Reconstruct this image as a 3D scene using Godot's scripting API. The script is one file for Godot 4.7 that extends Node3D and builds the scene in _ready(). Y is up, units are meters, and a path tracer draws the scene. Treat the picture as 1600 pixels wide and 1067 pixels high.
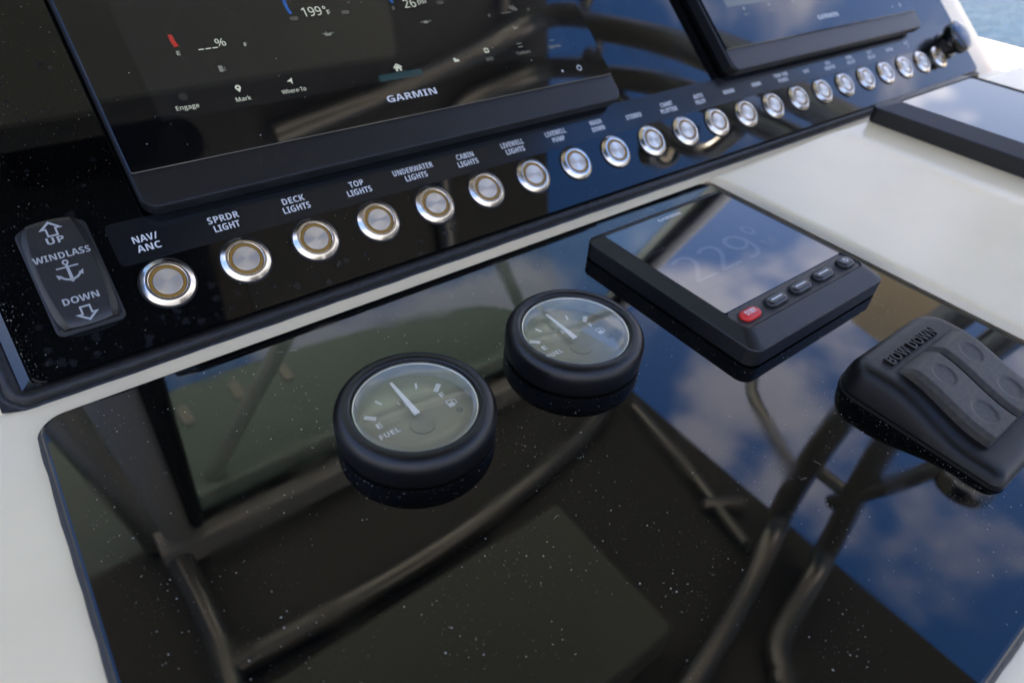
extends Node3D
# All shapes are written in millimetres and become metres when a mesh is made.
# The lower panel lies in y = 0; the upper panel leans back by AL about the x axis.

const MM := 0.001
const AL := 0.67574
var F2 := Transform3D(Basis(Vector3(1, 0, 0), Vector3(0, cos(AL), sin(AL)), Vector3(0, -sin(AL), cos(AL))), Vector3(0, 0.019091, -0.114558))
var M := {}
var used := {}
var rng := RandomNumberGenerator.new()
var bold: SystemFont
var plain_font: SystemFont


# ------------------------------------------------------------------ mesh tools
class Shape:
	var v := PackedVector3Array()
	var uv := PackedVector2Array()
	var has_uv := false

	func tri(a: Vector3, b: Vector3, c: Vector3) -> void:
		v.append(a); v.append(b); v.append(c)

	func quad(a: Vector3, b: Vector3, c: Vector3, d: Vector3) -> void:
		tri(a, b, c)
		tri(a, c, d)

	# a stack of rings of equal length, running counter-clockwise seen from +y when y rises
	func loft(rings: Array, cap_low := true, cap_high := true) -> void:
		for k in rings.size() - 1:
			var p: PackedVector3Array = rings[k]
			var q: PackedVector3Array = rings[k + 1]
			for i in p.size():
				var j := (i + 1) % p.size()
				quad(p[i], p[j], q[j], q[i])
		if cap_low:
			fan(rings[0], true)
		if cap_high:
			fan(rings[rings.size() - 1], false)

	func fan(p: PackedVector3Array, flip: bool) -> void:
		var c := Vector3.ZERO
		for a in p:
			c += a
		c /= p.size()
		for i in p.size():
			var j := (i + 1) % p.size()
			if flip:
				tri(c, p[j], p[i])
			else:
				tri(c, p[i], p[j])

	func box(lo: Vector3, hi: Vector3) -> void:
		var r := func(y: float) -> PackedVector3Array:
			return PackedVector3Array([Vector3(lo.x, y, hi.z), Vector3(hi.x, y, hi.z), Vector3(hi.x, y, lo.z), Vector3(lo.x, y, lo.z)])
		loft([r.call(lo.y), r.call(hi.y)])

	# profile of (radius, height), from the outside bottom to the top axis
	func lathe(profile: Array, n := 64, c := Vector3.ZERO) -> void:
		for k in profile.size() - 1:
			var a: Vector2 = profile[k]
			var b: Vector2 = profile[k + 1]
			for i in n:
				var t0 := TAU * i / n
				var t1 := TAU * (i + 1) / n
				var d0 := Vector3(cos(t0), 0, -sin(t0))
				var d1 := Vector3(cos(t1), 0, -sin(t1))
				var a0 := c + d0 * a.x + Vector3(0, a.y, 0)
				var a1 := c + d1 * a.x + Vector3(0, a.y, 0)
				var b0 := c + d0 * b.x + Vector3(0, b.y, 0)
				var b1 := c + d1 * b.x + Vector3(0, b.y, 0)
				if a.x > 1e-5:
					tri(a0, a1, b1)
				if b.x > 1e-5:
					tri(a0, b1, b0)
				if has_uv:
					var u0 := float(i) / n
					var u1 := float(i + 1) / n
					if a.x > 1e-5:
						uv.append(Vector2(u0, a.x)); uv.append(Vector2(u1, a.x)); uv.append(Vector2(u1, b.x))
					if b.x > 1e-5:
						uv.append(Vector2(u0, a.x)); uv.append(Vector2(u1, b.x)); uv.append(Vector2(u0, b.x))

	func tube(path: Array, r: float, n := 16) -> void:
		var rings := []
		var side := Vector3.ZERO
		for k in path.size():
			var a: Vector3 = path[maxi(k - 1, 0)]
			var b: Vector3 = path[mini(k + 1, path.size() - 1)]
			var d := (b - a).normalized()
			if side == Vector3.ZERO:
				side = d.cross(Vector3(0.13, 0.9, 0.41)).normalized()
			side = (side - d * side.dot(d)).normalized()
			var up := d.cross(side)
			var ring := PackedVector3Array()
			for i in n:
				var t := TAU * i / n
				ring.append(path[k] + (side * cos(t) + up * sin(t)) * r)
			rings.append(ring)
		loft(rings)

	# a height field y = f(x, z) over a grid of points; rows run along +z, columns along +x
	func field(grid: Array) -> void:
		for k in grid.size() - 1:
			var p: PackedVector3Array = grid[k]
			var q: PackedVector3Array = grid[k + 1]
			for i in p.size() - 1:
				quad(p[i], q[i], q[i + 1], p[i + 1])

	# a flat outline given in (x, -z) with y up, made h thick from y0
	func slab(outline: PackedVector2Array, y0: float, h: float, holes := []) -> void:
		var o := outline
		if Geometry2D.is_polygon_clockwise(o):
			o = o.duplicate()
			o.reverse()
		var ix := Geometry2D.triangulate_polygon(o)
		for k in range(0, ix.size(), 3):
			var p: Vector2 = o[ix[k]]
			var q: Vector2 = o[ix[k + 1]]
			var r: Vector2 = o[ix[k + 2]]
			if (q - p).cross(r - p) < 0:
				var t := q
				q = r
				r = t
			tri(Vector3(p.x, y0 + h, -p.y), Vector3(q.x, y0 + h, -q.y), Vector3(r.x, y0 + h, -r.y))
			tri(Vector3(p.x, y0, -p.y), Vector3(r.x, y0, -r.y), Vector3(q.x, y0, -q.y))
		for i in o.size():
			var p: Vector2 = o[i]
			var q: Vector2 = o[(i + 1) % o.size()]
			quad(Vector3(p.x, y0, -p.y), Vector3(q.x, y0, -q.y), Vector3(q.x, y0 + h, -q.y), Vector3(p.x, y0 + h, -p.y))

	func moved(t: Transform3D) -> void:
		for i in v.size():
			v[i] = t * v[i]

	func mesh(crease := 40.0) -> ArrayMesh:
		var near := {}
		var face := PackedVector3Array()
		var n := v.size() / 3
		for f in n:
			var w := (v[3 * f + 1] - v[3 * f]).cross(v[3 * f + 2] - v[3 * f])
			face.append(w)
			for k in 3:
				var key := Vector3i((v[3 * f + k] * 500.0).round())
				if not near.has(key):
					near[key] = PackedInt32Array()
				near[key].append(f)
		var limit := cos(deg_to_rad(crease))
		var pos := PackedVector3Array()
		var nor := PackedVector3Array()
		var tex := PackedVector2Array()
		for f in n:
			var own := face[f].normalized()
			if own == Vector3.ZERO:
				continue
			for k in [0, 2, 1]:
				var key := Vector3i((v[3 * f + k] * 500.0).round())
				var sum := Vector3.ZERO
				for g in near[key]:
					if face[g].normalized().dot(own) > limit:
						sum += face[g]
				pos.append(v[3 * f + k] * 0.001)
				nor.append(sum.normalized() if sum.length() > 1e-9 else own)
				if has_uv:
					tex.append(uv[3 * f + k])
		var arrays := []
		arrays.resize(Mesh.ARRAY_MAX)
		arrays[Mesh.ARRAY_VERTEX] = pos
		arrays[Mesh.ARRAY_NORMAL] = nor
		if has_uv:
			arrays[Mesh.ARRAY_TEX_UV] = tex
		var m := ArrayMesh.new()
		m.add_surface_from_arrays(Mesh.PRIMITIVE_TRIANGLES, arrays)
		return m


func rrect(w: float, d: float, r: float, y: float, c := Vector2.ZERO, n := 6) -> PackedVector3Array:
	var p := PackedVector3Array()
	for q in 4:
		var cx: float = [1, -1, -1, 1][q] * (w / 2 - r)
		var cz: float = [-1, -1, 1, 1][q] * (d / 2 - r)
		for i in n + 1:
			var t := PI / 2 * q + PI / 2 * i / n
			p.append(Vector3(c.x + cx + r * cos(t), y, c.y + cz - r * sin(t)))
	return p


func flat(ring: PackedVector3Array) -> PackedVector2Array:
	var p := PackedVector2Array()
	for a in ring:
		p.append(Vector2(a.x, -a.z))
	return p


func spline(points: Array, each := 8) -> Array:
	var out := []
	for k in points.size() - 1:
		var a: Vector3 = points[maxi(k - 1, 0)]
		var b: Vector3 = points[k]
		var c: Vector3 = points[k + 1]
		var d: Vector3 = points[mini(k + 2, points.size() - 1)]
		for i in each:
			out.append(b.cubic_interpolate(c, a, d, float(i) / each))
	out.append(points[points.size() - 1])
	return out


# ------------------------------------------------------------------ nodes
func at(x: float, y: float, z: float) -> Transform3D:
	return Transform3D(Basis(), Vector3(x, y, z) * MM)


func on_upper(u: float, v: float, h := 0.0) -> Transform3D:
	return F2 * at(u, h, -v)


func thing(called: String, label: String, category: String, where := Transform3D(), group := "") -> Node3D:
	var o := Node3D.new()
	o.name = called
	o.transform = where
	o.set_meta("label", label)
	o.set_meta("category", category)
	if group:
		o.set_meta("group", group)
	add_named(self, o, called)
	return o


func add_named(parent: Node, o: Node, called: String) -> void:
	var key := str(parent.get_instance_id()) + called
	var n: int = used.get(key, 0)
	used[key] = n + 1
	o.name = called if n == 0 else "%s_%03d" % [called, n]
	parent.add_child(o, true)


func part(parent: Node, called: String, shape: Shape, mat: Material, where := Transform3D(), crease := 40.0) -> MeshInstance3D:
	var o := MeshInstance3D.new()
	o.mesh = shape.mesh(crease)
	o.material_override = mat
	o.transform = where
	add_named(parent, o, called)
	return o


# lettering that lies on a surface whose normal is +y, x to the right and -z up
func write(parent: Node, called: String, text: String, cap: float, mat: Material, x: float, y: float, z: float, wide := 0.0, font: Font = null, turn := 0.0, deep := 0.06) -> MeshInstance3D:
	var t := TextMesh.new()
	t.font = font if font else bold
	t.font_size = 64
	t.text = text
	t.curve_step = 2.0
	t.pixel_size = cap / (64 * 0.714)
	t.depth = deep
	t.horizontal_alignment = HORIZONTAL_ALIGNMENT_CENTER
	t.vertical_alignment = VERTICAL_ALIGNMENT_CENTER
	var box := t.get_aabb()
	var stretch := 1.0
	if wide > 0 and box.size.x > 0:
		stretch = wide / box.size.x
	# joined into a plain mesh so that one true scale is baked in
	var st := SurfaceTool.new()
	st.create_from(t, 0)
	var c := box.get_center()
	var basis := Basis(Vector3(1, 0, 0), Vector3(0, 0, -1), Vector3(0, 1, 0)) * Basis.from_scale(Vector3(stretch, 1, 1))
	basis = Basis(Vector3.UP, turn) * basis
	var raw := st.commit_to_arrays()
	var pos: PackedVector3Array = raw[Mesh.ARRAY_VERTEX]
	var nor: PackedVector3Array = raw[Mesh.ARRAY_NORMAL]
	var nb := Basis(Vector3.UP, turn) * Basis(Vector3(1, 0, 0), Vector3(0, 0, -1), Vector3(0, 1, 0))
	for i in pos.size():
		pos[i] = (basis * (pos[i] - c) + Vector3(0, deep / 2, 0)) * MM
		nor[i] = nb * nor[i]
	var arrays := []
	arrays.resize(Mesh.ARRAY_MAX)
	arrays[Mesh.ARRAY_VERTEX] = pos
	arrays[Mesh.ARRAY_NORMAL] = nor
	if raw[Mesh.ARRAY_INDEX] != null:
		arrays[Mesh.ARRAY_INDEX] = raw[Mesh.ARRAY_INDEX]
	var m := ArrayMesh.new()
	m.add_surface_from_arrays(Mesh.PRIMITIVE_TRIANGLES, arrays)
	var o := MeshInstance3D.new()
	o.mesh = m
	o.material_override = mat
	o.transform = at(x, y, z)
	add_named(parent, o, called)
	return o


# flat printed marks: outlines in (x right, y up) millimetres round (x, z)
func mark(parent: Node, called: String, outlines: Array, mat: Material, x: float, y: float, z: float, thick := 0.06) -> MeshInstance3D:
	var s := Shape.new()
	for o in outlines:
		s.slab(PackedVector2Array(o), 0, thick)
	return part(parent, called, s, mat, at(x, y, z), 20)


func bar(x0: float, y0: float, x1: float, y1: float, w0: float, w1 := -1.0) -> Array:
	var a := Vector2(x0, y0)
	var b := Vector2(x1, y1)
	var n := (b - a).normalized().orthogonal()
	var e := w1 if w1 >= 0 else w0
	return [a - n * w0 / 2, b - n * e / 2, b + n * e / 2, a + n * w0 / 2]


func arc(cx: float, cy: float, r: float, w: float, from: float, to: float, n := 14) -> Array:
	var p := []
	for i in n + 1:
		var t := deg_to_rad(lerpf(from, to, float(i) / n))
		p.append(Vector2(cx + cos(t) * (r + w / 2), cy + sin(t) * (r + w / 2)))
	for i in n + 1:
		var t := deg_to_rad(lerpf(to, from, float(i) / n))
		p.append(Vector2(cx + cos(t) * (r - w / 2), cy + sin(t) * (r - w / 2)))
	return p


func disc(cx: float, cy: float, r: float, n := 20) -> Array:
	var p := []
	for i in n:
		p.append(Vector2(cx + cos(TAU * i / n) * r, cy + sin(TAU * i / n) * r))
	return p


# ------------------------------------------------------------------ materials
func lin(r: float, g: float, b: float) -> Color:
	return Color(r, g, b).linear_to_srgb()


func mat(called: String, c: Color, rough: float, spec := 0.5, metal := 0.0) -> StandardMaterial3D:
	var m := StandardMaterial3D.new()
	m.resource_name = called
	m.albedo_color = c
	m.roughness = rough
	m.metallic_specular = spec
	m.metallic = metal
	M[called] = m
	return m


func noise_tex(freq: float, octaves: int, lo: Color, hi: Color, seed_: int, size := 512, normal := 0.0, at_lo := 0.0, at_hi := 1.0) -> NoiseTexture2D:
	var f := FastNoiseLite.new()
	f.seed = seed_
	f.frequency = freq
	f.fractal_octaves = octaves
	f.noise_type = FastNoiseLite.TYPE_SIMPLEX_SMOOTH
	var t := NoiseTexture2D.new()
	t.width = size
	t.height = size
	t.seamless = true
	t.noise = f
	if normal > 0:
		t.as_normal_map = true
		t.bump_strength = normal
	else:
		var g := Gradient.new()
		g.offsets = PackedFloat32Array([at_lo, at_hi])
		g.colors = PackedColorArray([lo, hi])
		t.color_ramp = g
	return t


func triplanar(m: StandardMaterial3D, tiles_per_metre: float) -> void:
	m.uv1_triplanar = true
	m.uv1_scale = Vector3.ONE * tiles_per_metre


func make_materials() -> void:
	var grain := noise_tex(0.16, 3, Color.BLACK, Color.WHITE, 3, 512, 5.0)
	var smear := noise_tex(0.012, 5, Color(0.10, 0.10, 0.10), Color(1.0, 1.0, 1.0), 8, 512, 0.0, 0.45, 0.95)
	var wear := noise_tex(0.02, 5, Color(0.86, 0.86, 0.86), Color(1, 1, 1), 11, 512, 0.0, 0.3, 0.7)

	var m := mat("white gelcoat", lin(0.94, 0.775, 0.51), 0.22)
	m.albedo_texture = noise_tex(0.012, 6, Color(0.988, 0.987, 0.984), Color(1, 1, 1), 21, 512, 0.0, 0.2, 0.6)
	triplanar(m, 3.0)
	mat("white nonskid deck", lin(0.82, 0.78, 0.70), 0.7)
	for k in ["lower", "upper"]:
		m = mat("gloss black acrylic " + k, lin(0.0014, 0.0014, 0.0013), 0.10, 0.49)
		m.roughness_texture = smear
		m.roughness = 0.085
		triplanar(m, 4.0)
	mat("acrylic edge", lin(0.02, 0.024, 0.024), 0.18, 0.6)
	m = mat("sealant", lin(0.0055, 0.0055, 0.0055), 0.5)
	m.normal_scale = 0.4
	m.normal_enabled = true
	m.normal_texture = noise_tex(0.03, 4, Color.BLACK, Color.WHITE, 5, 512, 6.0)
	triplanar(m, 14.0)
	m = mat("label film", lin(0.0085, 0.0095, 0.011), 0.18, 0.50)
	m = mat("satin black plastic", lin(0.0045, 0.0044, 0.0042), 0.27, 0.46)
	m.normal_enabled = true
	m.normal_texture = grain
	m.normal_scale = 0.35
	triplanar(m, 90.0)
	m = mat("device plastic", lin(0.0065, 0.0065, 0.0065), 0.29, 0.48)
	m.normal_enabled = true
	m.normal_texture = grain
	m.normal_scale = 0.5
	triplanar(m, 70.0)
	m = mat("switch plastic", lin(0.0072, 0.0066, 0.0058), 0.30, 0.36)
	m.normal_enabled = true
	m.normal_texture = grain
	m.normal_scale = 0.5
	triplanar(m, 70.0)
	m = mat("rocker plastic", lin(0.017, 0.0168, 0.0165), 0.27, 0.5)
	m.normal_enabled = true
	m.normal_texture = grain
	m.normal_scale = 0.35
	triplanar(m, 70.0)
	m = mat("worn rubber", lin(0.060, 0.053, 0.044), 0.42, 0.40)
	m.albedo_texture = noise_tex(0.014, 5, Color(0.80, 0.82, 0.86), Color(1.0, 0.97, 0.92), 31, 512, 0.0, 0.3, 0.7)
	m.normal_enabled = true
	m.normal_texture = grain
	m.normal_scale = 0.6
	triplanar(m, 45.0)
	mat("key plastic", lin(0.012, 0.0125, 0.013), 0.30, 0.5)
	mat("red key", lin(0.62, 0.022, 0.018), 0.35, 0.5)
	mat("device glass", lin(0.004, 0.0042, 0.0046), 0.03, 0.70)
	mat("plotter glass", lin(0.003, 0.003, 0.0032), 0.035, 0.52)
	m = mat("plotter bezel", lin(0.0070, 0.0070, 0.0073), 0.34, 0.45)
	m.normal_enabled = true
	m.normal_texture = grain
	m.normal_scale = 0.3
	triplanar(m, 70.0)
	mat("rubber black", lin(0.006, 0.006, 0.006), 0.6)
	m = mat("machined steel", lin(0.80, 0.73, 0.63), 0.22, 0.5, 1.0)
	m = mat("spun steel", lin(0.78, 0.71, 0.60), 0.36, 0.5, 1.0)
	m.anisotropy_enabled = true
	m.anisotropy = -1.0
	mat("amber ring", lin(0.27, 0.155, 0.035), 0.22, 0.5)
	mat("white ink", lin(0.62, 0.63, 0.63), 0.5)
	mat("grey ink", lin(0.36, 0.37, 0.37), 0.5)
	mat("cream ink", lin(0.78, 0.74, 0.62), 0.5)
	mat("lens print", lin(0.60, 0.61, 0.61), 0.4)
	mat("raised letter", lin(0.03, 0.03, 0.03), 0.32)
	m = mat("dial face", lin(0.245, 0.228, 0.125), 0.14, 0.6)
	mat("dial wall", lin(0.20, 0.20, 0.145), 0.25)
	mat("dial hub", lin(0.22, 0.205, 0.115), 0.22)
	mat("lens edge", lin(0.70, 0.68, 0.54), 0.12, 0.5, 0.7)
	m = mat("gauge lens", Color(1, 1, 1, 0.03), 0.02, 0.5)
	m.transparency = BaseMaterial3D.TRANSPARENCY_ALPHA
	m = mat("tower tube", lin(0.48, 0.47, 0.445), 0.34, 0.5, 0.9)
	mat("frame bar", lin(0.80, 0.78, 0.74), 0.42, 0.5)
	m = mat("hardtop liner", lin(0.125, 0.126, 0.118), 0.45)
	mat("visor paint", lin(0.34, 0.44, 0.39), 0.3)
	m = mat("electronics box paint", lin(0.27, 0.285, 0.245), 0.35)
	m = mat("windshield glass", Color(0.45, 0.70, 0.60, 0.08), 0.02, 0.5)
	m.backlight_enabled = true
	m.backlight = lin(0.10, 0.20, 0.17)
	m.transparency = BaseMaterial3D.TRANSPARENCY_ALPHA
	m = mat("water", lin(0.014, 0.045, 0.085), 0.12, 0.08)
	m.normal_enabled = true
	m.normal_texture = noise_tex(0.022, 5, Color.BLACK, Color.WHITE, 41, 1024, 9.0)
	m.normal_scale = 2.6
	m.uv1_triplanar = true
	m.uv1_world_triplanar = true
	m.uv1_scale = Vector3(0.35, 0.35, 0.16)
	mat("dust", lin(0.42, 0.41, 0.38), 0.8)
	m = mat("dried spot", Color(0.30, 0.30, 0.31, 0.045), 0.6)
	m.transparency = BaseMaterial3D.TRANSPARENCY_ALPHA
	mat("copper bulb chrome", lin(0.6, 0.56, 0.5), 0.15, 0.5, 1.0)

	for e in [["screen letter", 0.30, 0.33, 0.30], ["screen dim letter", 0.10, 0.11, 0.105], ["screen faint", 0.010, 0.0105, 0.0105], ["screen ghost", 0.016, 0.019, 0.027], ["screen red", 0.20, 0.012, 0.010], ["screen blue", 0.008, 0.05, 0.20], ["screen teal", 0.003, 0.018, 0.026], ["screen field", 0.0022, 0.0022, 0.0027], ["screen chart", 0.045, 0.055, 0.05]]:
		m = mat(e[0], lin(0.004, 0.004, 0.004), 0.12, 0.5)
		m.emission_enabled = true
		m.emission = lin(e[1], e[2], e[3])
		m.emission_energy_multiplier = 0.32
	m = M["screen field"]
	m.roughness = 0.035
	m.metallic_specular = 0.52
	m = M["screen ghost"]
	m.roughness = 0.03
	m.metallic_specular = 0.70
	m.emission = lin(0.022, 0.024, 0.032)
	m = mat("autopilot screen", lin(0.004, 0.0042, 0.0046), 0.03, 0.70)
	m.emission_enabled = true
	m.emission = lin(0.0022, 0.0023, 0.0030)
	m.emission_energy_multiplier = 0.3


# ------------------------------------------------------------------ sky
func make_sky() -> ImageTexture:
	var w := 1536
	var h := 768
	var a := FastNoiseLite.new()
	a.seed = 56
	a.noise_type = FastNoiseLite.TYPE_SIMPLEX_SMOOTH
	a.frequency = 3.3
	a.fractal_octaves = 6
	a.fractal_gain = 0.46
	var b := FastNoiseLite.new()
	b.seed = 1
	b.noise_type = FastNoiseLite.TYPE_SIMPLEX_SMOOTH
	b.frequency = 0.9
	b.fractal_octaves = 2
	var data := PackedFloat32Array()
	data.resize(w * h * 4)
	var i := 0
	for y in h:
		var el := PI * (0.5 - (y + 0.5) / h)
		var up := sin(el)
		var base: Vector3
		if up >= 0:
			var k := pow(1.0 - up, 2.6)
			base = Vector3(0.036, 0.125, 0.37).lerp(Vector3(0.43, 0.425, 0.405), k)
		else:
			base = Vector3(0.10, 0.16, 0.22)
		for x in w:
			var c := base
			if up >= 0:
				var az := TAU * (x + 0.5) / w + TAU / 3.0
				# a cloud layer overhead: noise on a flattened dome so that far clouds flatten
				var d := Vector3(cos(az) * cos(el), 0, sin(az) * cos(el)) / (up + 0.22)
				var n := a.get_noise_3d(d.x, 0.0, d.z) + 0.55 * b.get_noise_3d(d.x, 3.0, d.z)
				var cover := smoothstep(-0.02, 0.70, n)
				var thick := smoothstep(0.30, 0.75, n)
				var cloud := Vector3(1.12, 1.0, 0.92).lerp(Vector3(0.78, 0.73, 0.72), thick)
				c = base.lerp(cloud, cover * 0.54 * smoothstep(0.0, 0.06, up))
			data[i] = c.x
			data[i + 1] = c.y
			data[i + 2] = c.z
			data[i + 3] = 1.0
			i += 4
	return ImageTexture.create_from_image(Image.create_from_data(w, h, false, Image.FORMAT_RGBAF, data.to_byte_array()))


# ------------------------------------------------------------------ the scene
func _ready() -> void:
	rng.seed = 4711
	# camera
	var cam := Camera3D.new()
	cam.name = "camera"
	cam.transform = Transform3D(Basis(Vector3(0.79229, 0.06124, 0.60706), Vector3(0.35263, 0.76599, -0.53750), Vector3(-0.49792, 0.63993, 0.58529)).orthonormalized(), Vector3(-280.04, 190.07, 155.02) * MM)
	cam.fov = 54.99
	cam.near = 0.01
	cam.far = 5000.0
	var lens := CameraAttributesPhysical.new()
	lens.frustum_focal_length = 23.06
	lens.frustum_focus_distance = 0.272
	lens.exposure_aperture = 10.0
	lens.frustum_near = 0.01
	lens.frustum_far = 5000.0
	cam.attributes = lens
	cam.fov = 54.99
	add_child(cam)

	# sky, exposure, sun
	var env := Environment.new()
	env.background_mode = Environment.BG_SKY
	var sky := Sky.new()
	var dome := PanoramaSkyMaterial.new()
	dome.panorama = make_sky()
	sky.sky_material = dome
	env.sky = sky
	env.tonemap_mode = Environment.TONE_MAPPER_LINEAR
	env.tonemap_exposure = 5.2
	env.sdfgi_enabled = true
	env.ssao_enabled = true
	env.ssil_enabled = true
	var we := WorldEnvironment.new()
	we.name = "world_environment"
	we.environment = env
	add_child(we)
	var sun := DirectionalLight3D.new()
	sun.name = "sun"
	sun.light_energy = 1.3
	sun.light_color = Color(1.0, 0.94, 0.85)
	sun.light_angular_distance = 0.5
	sun.shadow_enabled = true
	sun.look_at_from_position(Vector3(0.20, 1.0, -0.34), Vector3.ZERO)
	add_child(sun)

	bold = SystemFont.new()
	bold.font_names = PackedStringArray(["Droid Sans"])
	bold.font_weight = 700
	plain_font = SystemFont.new()
	plain_font.font_names = PackedStringArray(["Droid Sans"])
	make_materials()

	setting()
	tower()
	console()
	upper_panel()
	lower_panel()
	windlass()
	push_buttons()
	plotters()
	power_socket()
	gauges()
	autopilot()
	tab_switch()
	side_display()
	dust()


func structure(called: String, shape: Shape, m: Material) -> void:
	var o := part(self, called, shape, m)
	o.set_meta("kind", "structure")
	o.set_meta("label", {"water": "open blue rippled water beyond the boat", "foredeck": "sunlit pale foredeck ahead of the windshield", "deck": "pale deck floor under the helm console"}[called])


func setting() -> void:
	var s := Shape.new()
	s.box(Vector3(-2000000, -1700, -2000000), Vector3(2000000, -1600, 2000000))
	structure("water", s, M["water"])
	s = Shape.new()
	s.loft([rrect(2900, 6000, 500, -1200, Vector2(100, 900)), rrect(2900, 6000, 500, -1000, Vector2(100, 900))])
	structure("deck", s, M["white nonskid deck"])
	s = Shape.new()
	s.loft([rrect(1900, 2400, 260, -1000, Vector2(100, -2050)), rrect(1900, 2400, 260, -330, Vector2(100, -2050)), rrect(1840, 2340, 230, -300, Vector2(100, -2050))])
	structure("foredeck", s, M["white nonskid deck"])


func tower() -> void:
	# the hardtop overhead, its frame, the windshield ahead: seen mirrored in the black panels
	var t := thing("hardtop", "pale hardtop roof overhead, mirrored in the black panels", "roof", at(0, 1000, 0))
	var edge := PackedVector2Array()
	for p in [[-900, -900], [740, -900], [770, -300], [778, 250], [790, 600], [770, 880]]:
		edge.append(Vector2(p[0], p[1]))
	for k in 9:   # the rounded right front corner, then the bowed front edge
		var a := PI / 2 * k / 8
		edge.append(Vector2(560 + 200 * cos(a), 960 + 190 * sin(a)))
	for k in 9:
		edge.append(Vector2(lerpf(480, -800, k / 8.0), 1180 + 70 * sin(PI * k / 8.0)))
	edge.append(Vector2(-900, 1000))
	var s := Shape.new()
	s.slab(edge, 4, 60)
	part(t, "roof_shell", s, M["white gelcoat"])
	s = Shape.new()
	var ahead := PackedVector2Array([Vector2(-2000, 820), Vector2(2000, 820), Vector2(2000, 3000), Vector2(-2000, 3000)])
	for o in Geometry2D.clip_polygons(edge, ahead):
		s.slab(o, 0, 3.9)
	part(t, "liner", s, M["hardtop liner"])
	s = Shape.new()
	for o in Geometry2D.intersect_polygons(edge, ahead):
		s.slab(o, 0.5, 3.4)
	part(t, "visor", s, M["visor paint"])
	s = Shape.new()
	s.loft([rrect(600, 560, 40, -6, Vector2(-330, 270)), rrect(640, 600, 50, -1, Vector2(-330, 270))])
	part(t, "roof_hatch", s, M["plotter glass"])
	var b := thing("electronics_box", "grey green box hung under the hardtop above the helm", "box", at(22, 915, -237))
	s = Shape.new()
	s.loft([rrect(636, 314, 12, 0), rrect(652, 328, 16, 10), rrect(652, 328, 16, 84)])
	part(b, "case", s, M["electronics box paint"])
	for x in [-200, 200]:
		s = Shape.new()
		s.lathe([Vector2(9, 86), Vector2(9, 90), Vector2(0, 91)], 16, Vector3(x, 0, 0))
		part(b, "bolt", s, M["satin black plastic"])

	var f := thing("tower_frame", "grey tube frame that carries the hardtop", "frame")
	var tubes := [
		[[720, -900, 400], [705, 0, 90], [700, 150, 35], [697, 290, -12], [695, 430, -55], [694, 566, -86], [702, 730, -104], [711, 860, -111], [700, 920, -106], [660, 958, -90], [560, 976, -55], [381, 978, -14], [100, 978, 30]],
		[[730, -900, 460], [706, 0, 145], [702, 150, 95], [698, 290, 50], [696, 450, 8], [698, 590, -14], [711, 750, -14], [720, 870, -8], [708, 925, -3], [660, 964, 12], [533, 978, 38], [475, 978, 80], [450, 978, 160], [440, 978, 700]],
		[[728, 972, -536], [690, 974, -330], [636, 976, -122]],
		[[-300, 978, -488], [132, 978, -478], [533, 978, -534], [715, 974, -600]],
		[[640, 974, -240], [715, 974, -190]],
		[[-312, 985, -820], [-376, 706, -950], [-520, 100, -1230]],
		[[-310, 974, -800], [-300, 976, -554], [-320, 976, -380]],
	]
	var radii := [24, 22, 12, 22, 13, 44, 24]
	for k in tubes.size():
		var path := []
		for p in tubes[k]:
			path.append(Vector3(p[0], p[1], p[2]))
		s = Shape.new()
		s.tube(spline(path), radii[k])
		part(f, "tube", s, M["tower tube"])
	for p in [[Vector3(695, 440, -58), Vector3(696, 440, 12)], [Vector3(716, 760, -100), Vector3(712, 760, -10)]]:
		s = Shape.new()
		s.tube(p, 13)
		part(f, "rung", s, M["tower tube"])
	s = Shape.new()
	s.tube(spline([Vector3(712, 800, -40), Vector3(700, 720, 0), Vector3(698, 630, 44), Vector3(698, 545, 78), Vector3(698, 490, 94), Vector3(698, 445, 84), Vector3(699, 400, 45)]), 15)
	part(f, "grab_rail", s, M["tower tube"])

	var d := thing("dome_light", "small bright dome light on the hardtop frame leg", "lamp", at(712, 600, 104))
	s = Shape.new()
	s.lathe([Vector2(0.001, 60), Vector2(20, 58), Vector2(34, 46), Vector2(42, 28), Vector2(42, 0), Vector2(0.001, -2)].map(func(q): return Vector2(q.x, -q.y)), 32)
	part(d, "shade", s, M["copper bulb chrome"])
	s = Shape.new()
	s.box(Vector3(-12, 0, -12), Vector3(140, 24, 12))
	part(d, "bracket", s, M["satin black plastic"])

	for x in [[-180, -1140], [-53, -1158], [72, -1156]]:
		var l := thing("visor_light", "small pale light under the hardtop visor, " + ["leftmost of three", "middle one of three", "rightmost of three"][int((x[0] + 181) / 110)], "lamp", at(x[0], 1000, x[1]), "lights under the visor")
		s = Shape.new()
		s.loft([rrect(22, 66, 10, -9), rrect(26, 70, 12, -7), rrect(26, 70, 12, 0)])
		part(l, "housing", s, M["frame bar"])
		s = Shape.new()
		s.loft([rrect(14, 56, 6, -10), rrect(14, 56, 6, -8.5)])
		part(l, "lens_cover", s, M["cream ink"])
	var w := thing("windshield", "tinted windshield in a grey frame ahead of the helm", "windshield")
	var plane := func(x: float, y: float, k := 0.0) -> Vector3:
		return Vector3(x, y, -820 + 0.53 * (1000 - y) + k)
	for e in [[-290, 985, -290, 120, 26, "post"], [770, 985, 770, 120, 30, "post"], [-290, 120, 770, 120, 24, "bottom_rail"]]:
		s = Shape.new()
		s.tube([plane.call(e[0], e[1]), plane.call(e[2], e[3])], e[4], 20)
		part(w, e[5], s, M["frame bar"])
	s = Shape.new()
	s.box(Vector3(-330, 935, -812), Vector3(720, 992, -735))
	part(w, "top_rail", s, M["frame bar"])
	s = Shape.new()
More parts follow.
